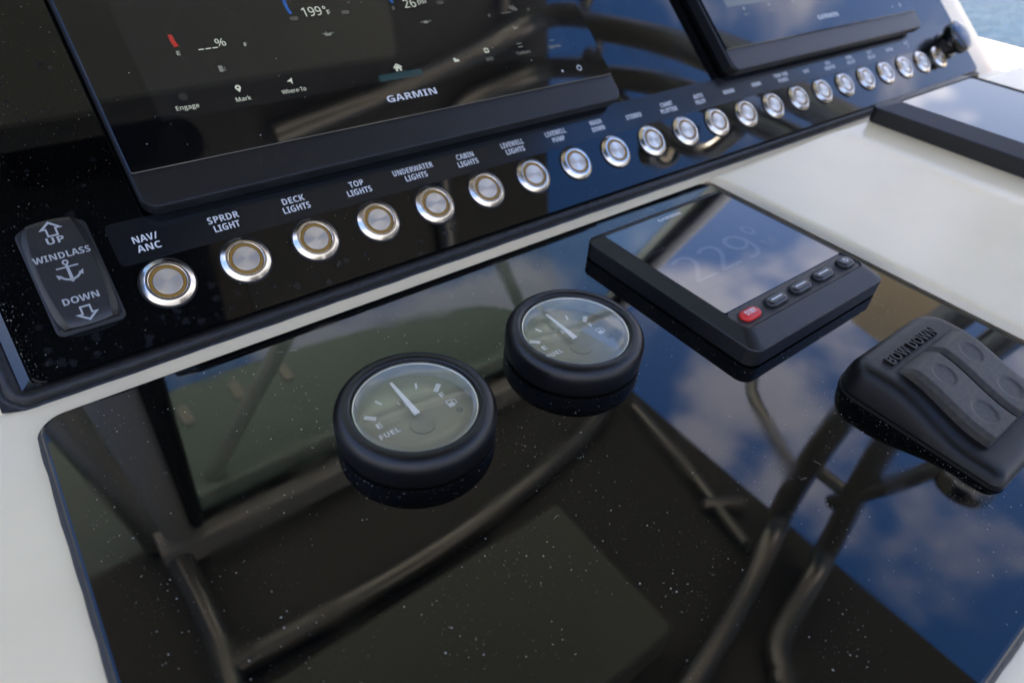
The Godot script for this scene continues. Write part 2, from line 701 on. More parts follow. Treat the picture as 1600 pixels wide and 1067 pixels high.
	s.box(Vector3(-262, 902, -806), Vector3(735, 934.5, -770))
	part(w, "gasket", s, M["rubber black"])
	for x in [-254.0, 730.0]:
		s = Shape.new()
		s.tube([plane.call(x, 915, 12), plane.call(x, 140, 12)], 13, 12)
		part(w, "gasket", s, M["rubber black"])
	s = Shape.new()
	s.quad(plane.call(-270, 130), plane.call(750, 130), plane.call(750, 975), plane.call(-270, 975))
	part(w, "pane", s, M["windshield glass"])
	for e in [[Vector3(-190, 1000, -930), Vector3(25, 668, -900), Vector3(270, 300, -880)], [Vector3(720, 1000, -930), Vector3(640, 828, -930), Vector3(545, 650, -900), Vector3(360, 300, -880)]]:
		s = Shape.new()
		s.tube(e, 17)
		part(f, "brace", s, M["frame bar"])
	var side := thing("outrigger_board", "pale board held out on a tube from the hardtop frame leg", "board", at(1200, 0, 0))
	# outline (z, y): x of the outline is z, its y is height
	var fixed := Shape.new()
	var o := PackedVector2Array([Vector2(-149, 560), Vector2(-149, 700), Vector2(-218, 765), Vector2(-306, 752), Vector2(-370, 635), Vector2(-544, 623), Vector2(-570, 606), Vector2(-570, 500)])
	fixed.slab(o, 0, 24)
	for i in fixed.v.size():
		var q := fixed.v[i]
		fixed.v[i] = Vector3(q.y, -q.z, q.x)
	for i in range(0, fixed.v.size(), 3):
		var q := fixed.v[i + 1]
		fixed.v[i + 1] = fixed.v[i + 2]
		fixed.v[i + 2] = q
	part(side, "board", fixed, M["white gelcoat"])
	s = Shape.new()
	s.tube(spline([Vector3(-490, 812, -100), Vector3(-455, 778, -210), Vector3(-400, 750, -310), Vector3(-260, 735, -345), Vector3(5, 720, -350)]), 13)
	part(side, "arm", s, M["tower tube"])


func console() -> void:
	var c := thing("helm_console", "white moulded fibreglass helm console round the black panels", "console")
	var g: Material = M["white gelcoat"]
	# the flat dash round the lower panel, rounded over at the front
	var s := Shape.new()
	var grid := []
	for z in [-230, -110, -60, 0, 60, 120, 180, 220, 236, 248, 256, 260]:
		var row := PackedVector3Array()
		for k in 13:
			var fall := 0.0
			if z > 220:
				fall = 40.0 - sqrt(maxf(0.0, 1600.0 - (z - 220.0) * (z - 220.0)))
			row.append(Vector3(lerpf(-700, 700, k / 12.0), -3.0 - fall, z))
		grid.append(row)
	s.field(grid)
	part(c, "dash_top", s, g)
	s = Shape.new()
	s.box(Vector3(-450, -1000, -300), Vector3(640, -60, 250))
	part(c, "pedestal", s, g)
	# the raised side of the dash, right of the lower panel
	s = Shape.new()
	grid = []
	var xs := [79.6, 80.0, 80.7, 81.6, 83.0, 86.0, 95.0, 110.0, 130.0, 150.0, 165.0, 176.0, 183.0, 188.0, 193.0, 199.0, 210.0, 240.0, 300.0, 400.0, 520.0, 640.0, 648.0, 650.0, 650.5]
	var ts := [0.0, 0.3, 0.8, 2.0, 4.0, 7.0, 11.0, 20.0, 40.0, 70.0, 110.0, 160.0, 210.0, 260.0, 280.0, 284.0, 287.0, 289.0, 290.0]
	for t in ts:
		var row := PackedVector3Array()
		for x in xs:
			var top := -3.0 + hump(x) + 3.0
			var back := lerpf(-82.0, -67.0, clampf((x - 80.0) / 120.0, 0, 1))
			var round_ := clampf(t / 9.0, 0, 1)
			var y := -3.2 + (top + 3.2) * sqrt(1.0 - (1.0 - round_) * (1.0 - round_))
			if x > 640:
				y = minf(y, 20.0 - 3.0 * (x - 640.0))
			if t > 280.0:
				y -= {284.0: 1.0, 287.0: 3.6, 289.0: 8.0, 290.0: 70.0}[t]
			if x > 650.2:
				y = -60
			row.append(Vector3(x, y, back + t))
		grid.append(row)
	s.field(grid)
	part(c, "raised_side", s, g, Transform3D(), 60)
	# the leaning face behind the upper panel, rounded over at its right end
	s = Shape.new()
	grid = []
	for e in [[-700, -4], [-330, -4.4], [530, -4.4], [556, -4.4], [570, -5.4], [584, -8.2], [598, -13.5], [611, -22], [622, -36], [630, -60], [636, -260]]:
		var row := PackedVector3Array()
		for v in [-34, 40, 120, 180, 205, 214, 218, 222]:
			var h: float = e[1]
			var over := 0.0
			if v > 205:
				over = [0, 5, 14, 60][[205, 214, 218, 222].find(v)]
			row.append(Vector3(e[0], h - over, -v))
		grid.append(row)
	var turned := []
	for k in grid[0].size():
		var row := PackedVector3Array()
		for r in grid:
			row.append(r[grid[0].size() - 1 - k])
		turned.append(row)
	s.field(turned)
	part(c, "leaning_face", s, g, F2, 60)
	s = Shape.new()
	s.box(Vector3(-600, -60, -420), Vector3(570, -6, -100))
	part(c, "core", s, g)


func hump(x: float) -> float:
	# height of the raised side above the flat dash
	if x < 80.0:
		return 0.0
	var lip := 5.0 * sqrt(1.0 - pow(1.0 - clampf((x - 79.9) / 3.5, 0, 1), 2))
	var slope := 15.5 * clampf((x - 82.0) / 106.0, 0, 1)
	if x > 183.0:
		var k := clampf((x - 183.0) / 16.0, 0, 1)
		slope = lerpf(14.8, 15.5, k * (2 - k))
	return lip + slope - 0.6


func upper_panel() -> void:
	var t := thing("upper_panel", "leaning gloss black switch panel with a row of steel buttons", "panel", F2)
	var c := Vector2((-307.0 + 526.0) / 2, -(-24.5 + 195.0) / 2)
	var w := 526.0 + 307.0
	var d := 195.0 + 24.5
	var s := Shape.new()
	s.loft([rrect(w, d, 6, -4, c), rrect(w, d, 6, -0.4, c), rrect(w - 0.8, d - 0.8, 5.6, 0, c)], true, true)
	part(t, "plate", s, M["gloss black acrylic upper"], Transform3D(), 20)
	s = Shape.new()
	s.loft([PackedVector3Array([Vector3(-311.0, -3.5, 25.5), Vector3(-306.0, -3.5, 24.2), Vector3(-306.0, -3.5, -195), Vector3(-311.0, -3.5, -195)]), PackedVector3Array([Vector3(-310.6, -1.3, 24.5), Vector3(-306.9, 0.02, 21.5), Vector3(-306.9, 0.02, -195), Vector3(-310.6, -1.3, -195)])])
	part(t, "polished_edge", s, M["acrylic edge"], Transform3D(), 20)
	# the rubber seal that shows along the left and the lower edge
	s = Shape.new()
	var rings := []
	var n := 150
	var path := []
	for k in 30:
		path.append([-314.0, lerpf(195.0, -20.0, k / 29.0), Vector2(-1, 0)])
	for k in 6:
		var a := PI + PI / 2 * k / 5.0
		path.append([-308.0 + 6.0 * cos(a), -22.0 + 6.0 * sin(a), Vector2(cos(a), sin(a))])
	for k in n:
		path.append([lerpf(-306.0, 524.0, k / (n - 1.0)), -28.0, Vector2(0, -1)])
	for k in path.size():
		var p = path[k]
		var out: Vector2 = p[2]
		var wob := 0.5 * sin(k * 1.7) + 0.4 * sin(k * 0.61 + 1.0)
		var ring := PackedVector3Array()
		for q in [[4.6, -3.2], [4.4, -4.6], [-4.5, -4.6], [-4.0, -2.2], [-2.8, -1.6], [-1.6, -0.5], [0.2, -0.4], [1.6, -1.8], [2.4, -2.7], [3.6, -2.5]]:
			var o: float = q[0] + (0.25 * wob if q[0] > 2 else 0.0)
			ring.append(Vector3(p[0] + out.x * o, q[1] + 0.12 * wob, -(p[1] + out.y * o)))
		rings.append(ring)
	s.loft(rings)
	part(t, "rubber_seal", s, M["sealant"], Transform3D(), 50)
	# a stray corner of the seal at the lower left
	s = Shape.new()
	s.slab(PackedVector2Array([Vector2(-318.6, -10), Vector2(-319.2, -29.5), Vector2(-309, -32.6), Vector2(-303, -32.4), Vector2(-300, -30.5), Vector2(-306, -22), Vector2(-314, -16)]), -4.3, 1.4)
	part(t, "seal_flap", s, M["sealant"])
	# the label strip
	s = Shape.new()
	var lc := Vector2((-262.0 + 521.0) / 2, -(12.0 + 31.5) / 2)
	s.loft([rrect(783, 19.5, 2.5, 0.02, lc), rrect(783, 19.5, 2.5, 0.20, lc), rrect(782.6, 19.1, 2.3, 0.25, lc)])
	var strip := part(t, "label_strip", s, M["label film"], Transform3D(), 20)
	var words := [["NAV/", "ANC"], ["SPRDR", "LIGHT"], ["DECK", "LIGHTS"], ["TOP", "LIGHTS"], ["UNDERWATER", "LIGHTS"], ["CABIN", "LIGHTS"], ["LIVEWELL", "LIGHTS"], ["LIVEWELL", "PUMP"], ["WASH", "DOWN"], ["STEREO"], ["CHART", "PLOTTER"], ["AUTO", "PILOT"], ["RADAR"], ["NEMA"], ["TRIM TABS", "POWER"], ["VHF"], ["SEA", "KEEPER"], ["FWD", "BILGE"], ["AFT", "BILGE"], ["HORN"], ["ACC", "1"]]
	var width := {"UNDERWATER": 24.3, "LIVEWELL": 16.4, "LIGHTS": 13.4, "SPRDR": 14.0, "LIGHT": 11.6, "DECK": 11.0, "NAV/": 10.2, "ANC": 9.6, "TOP": 7.8, "CABIN": 11.4, "PUMP": 9.4, "WASH": 10.0, "DOWN": 10.6, "STEREO": 14.2, "CHART": 11.8, "PLOTTER": 16.0, "AUTO": 10.0, "PILOT": 10.4, "RADAR": 12.6, "NEMA": 11.2, "TRIM TABS": 18.0, "POWER": 12.6}
	for i in words.size():
		var u := -248.8 + 33.44 * i
		for k in words[i].size():
			var v := 19.9
			if words[i].size() == 2:
				v = 22.2 if k == 0 else 17.8
			write(strip, "lettering", words[i][k], 3.1, M["white ink"], u, 0.26, -v, width.get(words[i][k], 0.0))


func lower_panel() -> void:
	var t := thing("lower_panel", "flat gloss black panel with gauges, lying below the switch row", "panel")
	var x0 := -309.6
	var x1 := 78.2
	var z0 := -80.3
	var z1 := 181.0
	var c := Vector2((x0 + x1) / 2, (z0 + z1) / 2)
	var w := x1 - x0
	var d := z1 - z0
	var s := Shape.new()
	s.loft([rrect(w, d, 9, -2.8, c), rrect(w, d, 9, -1.0, c), rrect(w - 1.4, d - 1.4, 8.3, -0.25, c), rrect(w - 3.0, d - 3.0, 7.5, 0, c)])
	part(t, "plate", s, M["gloss black acrylic lower"], Transform3D(), 12)
	s = Shape.new()
	var rings := []
	var ring0 := rrect(w, d, 9, 0, c, 8)
	var outer := []
	for k in ring0.size():
		var a := ring0[k]
		var b := ring0[(k + 1) % ring0.size()]
		var m := maxi(1, int(a.distance_to(b) / 6.0))
		for i in m:
			outer.append(a.lerp(b, float(i) / m))
	for y in [[-0.3, -3.1], [1.3, -2.9], [1.6, -2.5], [0.7, -1.5], [-0.4, -1.2]]:
		var ring := PackedVector3Array()
		for k in outer.size():
			var a: Vector3 = outer[k]
			var dir := (outer[(k + 1) % outer.size()] - outer[(k - 1 + outer.size()) % outer.size()] as Vector3).normalized()
			var side := Vector3(-dir.z, 0, dir.x)
			var wob := 0.10 * sin(k * 2.1) + 0.10 * sin(k * 0.47) + (0.15 * sin(k * 1.3) if a.x < -300 and a.z < -20 and a.z > -70 else 0.0)
			ring.append(Vector3(a.x, y[1], a.z) + side * (y[0] + (wob if y[0] > 1 else 0.0)))
		rings.append(ring)
	s.loft(rings, false, false)
	part(t, "sealant_bead", s, M["sealant"], Transform3D(), 50)


func windlass() -> void:
	var t := thing("rocker_switch", "black windlass rocker switch with an anchor mark", "switch", on_upper(-280.0, 13.6))
	var s := Shape.new()
	s.loft([rrect(25.5, 46.5, 3, 0), rrect(25.5, 46.5, 3, 1.2), rrect(23.4, 43.5, 2.5, 1.8), rrect(23.4, 43.5, 2.5, 5.0)])
	part(t, "frame", s, M["rubber black"])
	s = Shape.new()
	var grid := []
	var nz := 40
	var nx := 22
	for k in nz + 1:
		var q := -1.0 + 2.0 * k / nz
		var row := PackedVector3Array()
		for i in nx + 1:
			row.append(rocker_point(i, q))
		grid.append(row)
	s.field(grid)
	var low := PackedVector3Array()
	var rim := PackedVector3Array()
	for i in nx:
		rim.append(grid[nz][i])
	for k in nz:
		rim.append(grid[nz - k][nx])
	for i in nx:
		rim.append(grid[0][nx - i])
	for k in nz:
		rim.append(grid[k][0])
	for p in rim:
		low.append(Vector3(p.x * 0.985, 3.6, p.z * 0.985))
	s.loft([low, rim], true, false)
	var cap := part(t, "rocker_cap", s, M["rocker plastic"], Transform3D(), 18)
	var ink: Material = M["grey ink"]
	var y := 8.06
	write(cap, "lettering", "UP", 2.7, ink, 0, y, -13.6, 6.2)
	write(cap, "lettering", "WINDLASS", 2.6, ink, 0, y, -6.9, 20.0)
	write(cap, "lettering", "DOWN", 2.7, ink, 0, y, 12.2, 12.8)
	var arrow := func(sgn: float) -> Array:
		var out := [Vector2(0, 3.6), Vector2(4.2, 0.2), Vector2(2.0, 0.2), Vector2(2.0, -2.9), Vector2(-2.0, -2.9), Vector2(-2.0, 0.2), Vector2(-4.2, 0.2)]
		var inn := [Vector2(0, 2.55), Vector2(2.35, 0.75), Vector2(1.35, 0.75), Vector2(1.35, -2.25), Vector2(-1.35, -2.25), Vector2(-1.35, 0.75), Vector2(-2.35, 0.75)]
		var strips := []
		for i in out.size():
			var j := (i + 1) % out.size()
			strips.append([out[i] * sgn, out[j] * sgn, inn[j] * sgn, inn[i] * sgn])
		return strips
	mark(cap, "arrow", arrow.call(1.0), ink, 0, y, -18.2)
	mark(cap, "arrow", arrow.call(-1.0), ink, 0, y, 18.4)
	mark(cap, "anchor", [arc(0, 4.2, 0.85, 0.6, 0, 359, 18), bar(0, 3.6, 0, -3.2, 0.95, 1.2), bar(-3.9, 2.2, 3.9, 2.2, 0.55), arc(0, 0.9, 4.1, 0.8, 205, 270, 10), arc(0, 0.9, 4.1, 0.8, 270, 335, 10), [Vector2(-4.8, -0.1), Vector2(-2.8, -1.2), Vector2(-4.3, -2.3)], [Vector2(4.8, -0.1), Vector2(4.3, -2.3), Vector2(2.8, -1.2)], [Vector2(-1.6, -2.9), Vector2(0, -4.4), Vector2(1.6, -2.9)]], ink, 0, y, 0.6)


func rocker_point(i: int, q: float) -> Vector3:
	# columns 0-4 and 18-22 are the sloping sides, 4-18 the flat middle
	var half := 11.8 - 0.9 * q * q
	var inner := 9.9 - 2.2 * q * q
	var x := 0.0
	if i < 4:
		x = lerpf(-half, -inner, i / 4.0)
	elif i <= 18:
		x = lerpf(-inner, inner, (i - 4) / 14.0)
	else:
		x = lerpf(inner, half, (i - 18) / 4.0)
	var p := x / half
	var z := 21.6 * q + (1.0 - p * p) * 1.4 * signf(q) * q * q
	var y := 8.0
	if i < 4 or i > 18:
		y = 7.85 - (absf(x) - inner) * 1.05
	return Vector3(x, y - (1.2 * pow(absf(q), 14)), z)


func push_buttons() -> void:
	var names := ["NAV/ANC", "SPRDR LIGHT", "DECK LIGHTS", "TOP LIGHTS", "UNDERWATER LIGHTS", "CABIN LIGHTS", "LIVEWELL LIGHTS", "LIVEWELL PUMP", "WASH DOWN", "STEREO", "CHART PLOTTER", "AUTO PILOT", "RADAR", "NEMA", "TRIM TABS POWER", "VHF", "", "", "", "", "", ""]
	var more := ["first button right of the one under VHF", "second button right of the one under VHF", "fourth button from the right end of the row", "third button from the right end of the row", "second button from the right end of the row", "last button of the row, partly before the black knob"]
	var t: Node3D
	for i in 22:
		var label: String = "steel push button with amber ring under the words " + names[i] if names[i] else "steel push button, " + more[i - 16]
		if i == 0:
			t = thing("push_button", label, "button", on_upper(-247.84, 0.0), "steel push buttons in a row on the upper panel")
			var s := Shape.new()
			s.lathe([Vector2(11.6, 0.05), Vector2(11.5, 0.4), Vector2(10.6, 0.45)], 48)
			part(t, "washer", s, M["rubber black"])
			s = Shape.new()
			s.lathe([Vector2(10.8, 0.3), Vector2(10.85, 1.0), Vector2(10.7, 1.25), Vector2(9.0, 2.5), Vector2(8.75, 2.62), Vector2(7.75, 2.62), Vector2(7.55, 2.45), Vector2(7.5, 0.6)], 64)
			part(t, "bezel", s, M["machined steel"], Transform3D(), 25)
			s = Shape.new()
			s.lathe([Vector2(7.5, 1.5), Vector2(7.3, 1.9), Vector2(6.6, 2.05), Vector2(6.0, 1.95), Vector2(5.85, 1.6)], 48)
			part(t, "light_ring", s, M["amber ring"])
			s = Shape.new()
			s.has_uv = true
			s.lathe([Vector2(5.8, 1.5), Vector2(5.75, 2.35), Vector2(5.6, 2.5), Vector2(4.5, 2.5), Vector2(3.0, 2.5), Vector2(1.5, 2.5), Vector2(0.15, 2.5), Vector2(0.0, 2.5)], 96)
			part(t, "cap", s, M["spun steel"], Transform3D(), 25)
		else:
			var d := t.duplicate()
			d.set_meta("label", label)
			d.transform = on_upper(-247.84 + 33.83 * i, 0.0) * Transform3D(Basis(Vector3.UP, i * 1.1), Vector3.ZERO)
			add_named(self, d, "push_button")


func plotters() -> void:
	for k in 2:
		var t := thing("chart_plotter", ["large black chart plotter showing 199 degrees on its dark screen", "second black chart plotter, its screen mirroring blue sky"][k], "display", on_upper(-103.0 + 400.4 * k, 0.0), "chart plotters above the button row")
		var s := Shape.new()
		var c := Vector2(0, -112)
		s.loft([rrect(279, 161, 6, 0, c), rrect(279, 161, 6, 3.5, c), rrect(285.4, 166, 7, 4.2, c), rrect(285.4, 166, 7, 9.4, c), rrect(284.2, 164.8, 6.4, 10.6, c), rrect(282, 162.6, 5.6, 11.1, c)])
		part(t, "housing", s, M["plotter bezel"], Transform3D(), 25)
		s = Shape.new()
		var gc := Vector2(0, -118.6)
		s.loft([rrect(283.8, 145.6, 1.2, 10.9, gc), rrect(283.8, 145.6, 1.2, 11.7, gc), rrect(283.0, 144.8, 0.8, 12.0, gc)])
		var glass := part(t, "glass", s, M["plotter glass"], Transform3D(), 20)
		var y := 12.0
		var L: Material = M["screen letter"]
		var D: Material = M["screen dim letter"]
		write(glass, "maker_name", "GARMIN", 3.7, M["lens print"], 0.6, y, -57.1, 30.0)
		mark(glass, "power_symbol", [arc(0, 0, 1.6, 0.55, 110, 430, 20), bar(0, 1.0, 0, 2.4, 0.5)], M["lens print"], 118.6, y, -53.9)
		mark(glass, "sensor", [disc(0, 0, 0.7)], M["lens print"], 104.9, y, -54.0)
		# the lit field of the screen
		s = Shape.new()
		s.slab(PackedVector2Array([Vector2(-121.5, 66.6), Vector2(120.5, 66.6), Vector2(120.5, 186), Vector2(-121.5, 186)]), y - 0.02, 0.03)
		var scr := part(glass, "screen", s, M["screen field"])
		scr.reparent(t)
		y += 0.03
		if k == 1:
			s = Shape.new()
			s.slab(PackedVector2Array([Vector2(-118, 78.5), Vector2(-20, 78.5), Vector2(-20, 186), Vector2(-118, 186)]), y, 0.02)
			part(scr, "chart_field", s, M["screen chart"])
			for i in 6:
				mark(scr, "icon", [disc(0, 0, 1.4)], D, -100 + 32 * i, y, -75.5)
				write(scr, "lettering", ["Mark", "Where", "Home", "SOS", "Bars", "Menu"][i], 1.8, D, -100 + 32 * i, y, -70.5, 0.0, plain_font)
			continue
		var ox := 103.0
		for e in [["Engage", -211.7, 71.2, 2.1, 9.9, L], ["Mark", -186.7, 71.0, 2.1, 7.0, L], ["Where To", -162.0, 70.9, 2.1, 12.2, L], ["SOS", -44.7, 69.9, 2.0, 5.0, D], ["Toolbars", -19.5, 70.4, 2.0, 10.6, D], ["Options", 5.2, 70.6, 2.0, 9.4, D],
				["E", -205.3, 98.2, 2.0, 1.5, L], ["F", -174.4, 98.2, 2.0, 1.4, L], ["%", -185.3, 101.0, 4.0, 4.6, L], ["199", -134.8, 111.8, 5.0, 10.2, L], ["°", -127.6, 113.3, 4.0, 1.7, L], ["F", -126.0, 110.4, 2.6, 1.8, L], ["100", -145.5, 109.0, 1.9, 4.2, D], ["300", -117.3, 109.3, 1.9, 4.2, D],
				["26", -78.0, 110.3, 5.0, 7.4, L], ["psi", -70.0, 110.4, 2.8, 5.4, L], ["0", -89.0, 108.6, 1.9, 1.4, D], ["100", -58.9, 108.7, 1.9, 4.2, D], ["%", -11.4, 99.6, 4.0, 4.6, D], ["E", -30.2, 97.0, 1.9, 1.4, D], ["F", -0.4, 97.3, 1.9, 1.4, D]]:
			write(scr, "lettering", e[0], e[3], e[5], e[1] + ox, y, -e[2], e[4], plain_font)
		for x in [-195.0, -191.8, -188.6]:
			mark(scr, "dash_mark", [bar(-1.2, 0, 1.2, 0, 0.5)], L, x + ox, y, -98.6)
		for x in [-20.6, -17.8, -15.0]:
			mark(scr, "dash_mark", [bar(-1.0, 0, 1.0, 0, 0.45)], D, x + ox, y, -97.2)
		mark(scr, "dial_arc", [arc(0, 0, 17.5, 2.0, 176, 197, 6)], M["screen red"], -188.0 + ox, y, -106.6)
		mark(scr, "dial_ring", [arc(0, 0, 18.6, 0.25, 0, 359, 60)], M["screen faint"], -188.0 + ox, y, -103.6)
		mark(scr, "dial_arc", [arc(0, 0, 17.5, 1.6, 150, 196, 12)], M["screen blue"], -129.0 + ox, y, -116.5)
		mark(scr, "dial_arc", [arc(0, 0, 17.5, 1.6, 150, 196, 12)], M["screen blue"], -71.0 + ox, y, -116.5)
		var pump := [[Vector2(-1.4, -1.6), Vector2(0.5, -1.6), Vector2(0.5, 1.6), Vector2(-1.4, 1.6)], bar(0.7, -1.0, 1.3, -1.2, 0.3), bar(1.35, -1.2, 1.35, 1.0, 0.3)]
		mark(scr, "pump_icon", pump, D, -190.0 + ox, y, -87.6)
		mark(scr, "oil_icon", [[Vector2(-1.6, -1.0), Vector2(1.6, -1.0), Vector2(2.4, 1.0), Vector2(1.2, 0.4), Vector2(-1.8, 0.6)], bar(-2.8, 0.9, -1.6, 0.1, 0.4), bar(-0.6, 0.6, -0.6, 1.6, 0.5), disc(3.2, 0.4, 0.35)], D, -132.0 + ox, y, -98.2)
		mark(scr, "oil_icon", [[Vector2(-1.4, -0.9), Vector2(1.4, -0.9), Vector2(1.6, 0.7), Vector2(-1.6, 0.7)], disc(-2.8, 0, 0.45), disc(2.9, 0.3, 0.45)], D, -73.6 + ox, y, -98.0)
		mark(scr, "pump_icon", [bar(-1.4, -1.2, -1.4, 1.4, 0.5), bar(-1.4, 0, 1.6, 0, 1.0)], D, -16.4 + ox, y, -86.6)
		mark(scr, "engage_icon", [disc(0, 0, 1.9)], M["screen faint"], -211.6 + ox, y, -76.6)
		mark(scr, "pin_icon", [arc(0, 0.5, 0.95, 0.8, 0, 359, 18), [Vector2(-1.25, 0.0), Vector2(0, -2.0), Vector2(1.25, 0.0), Vector2(0, -0.5)]], L, -186.9 + ox, y, -76.4)
		mark(scr, "arrow_icon", [[Vector2(-1.7, 0.0), Vector2(1.5, 1.7), Vector2(0.6, -1.9), Vector2(0.1, -0.3)]], L, -161.8 + ox, y, -75.9)
		mark(scr, "highlight_tab", [[Vector2(-13, -1.9), Vector2(13, -1.9), Vector2(13, 1.9), Vector2(-13, 1.9)]], M["screen teal"], -103.2 + ox, y, -69.2, 0.01)
		mark(scr, "home_icon", [bar(-2.5, 0.1, 0, 2.3, 0.6), bar(0, 2.3, 2.5, 0.1, 0.6), [Vector2(-1.7, 0.2), Vector2(0, 1.5), Vector2(1.7, 0.2), Vector2(1.7, -1.9), Vector2(0.6, -1.9), Vector2(0.6, -0.5), Vector2(-0.6, -0.5), Vector2(-0.6, -1.9), Vector2(-1.7, -1.9)]], L, -103.0 + ox, y, -73.6)
		mark(scr, "card_icon", [[Vector2(-1.6, -1.2), Vector2(1.6, -1.2), Vector2(1.6, 0.2), Vector2(0.1, 0.2), Vector2(-0.5, 1.3), Vector2(-1.6, 1.3)]], L, -66.3 + ox, y, -72.6)
		mark(scr, "lifebuoy_icon", [arc(0, 0, 1.3, 0.9, 10, 80, 6), arc(0, 0, 1.3, 0.9, 100, 170, 6), arc(0, 0, 1.3, 0.9, 190, 260, 6), arc(0, 0, 1.3, 0.9, 280, 350, 6)], L, -44.1 + ox, y, -75.3)
		mark(scr, "bars_icon", [bar(-1.7, 1.1, 1.7, 1.1, 0.5), bar(-1.7, -1.1, 1.7, -1.1, 0.5)], D, -19.6 + ox, y, -75.2)
		mark(scr, "dots_icon", [disc(-1.3, 0, 0.35), disc(0, 0, 0.35), disc(1.3, 0, 0.35)], D, 5.2 + ox, y, -75.0)


func power_socket() -> void:
	var t := thing("knob", "round black knob at the right end of the button row", "knob", on_upper(485.0, 9.5))
	var s := Shape.new()
	s.lathe([Vector2(13.5, 0), Vector2(13.5, 2), Vector2(11.5, 3), Vector2(11.5, 9), Vector2(9, 10), Vector2(0, 10)], 40)
	part(t, "stem", s, M["satin black plastic"])
	s = Shape.new()
	s.lathe([Vector2(8, 8), Vector2(14.6, 8.4), Vector2(15.6, 9.6), Vector2(15.8, 15), Vector2(15.2, 17.2), Vector2(13, 18.4), Vector2(8, 19.2), Vector2(0, 19.4)], 48)
	part(t, "dial_cap", s, M["device glass"])
	s = Shape.new()
	s.box(Vector3(-16, 0, -3), Vector3(-9, 9, 8))
	part(t, "pointer", s, M["satin black plastic"])
	mark(t, "index_mark", [bar(0, 0, 3, 0, 1.0), bar(0, -3, 3, -3, 1.0)], M["grey ink"], 5, 18.9, -6, 0.5)


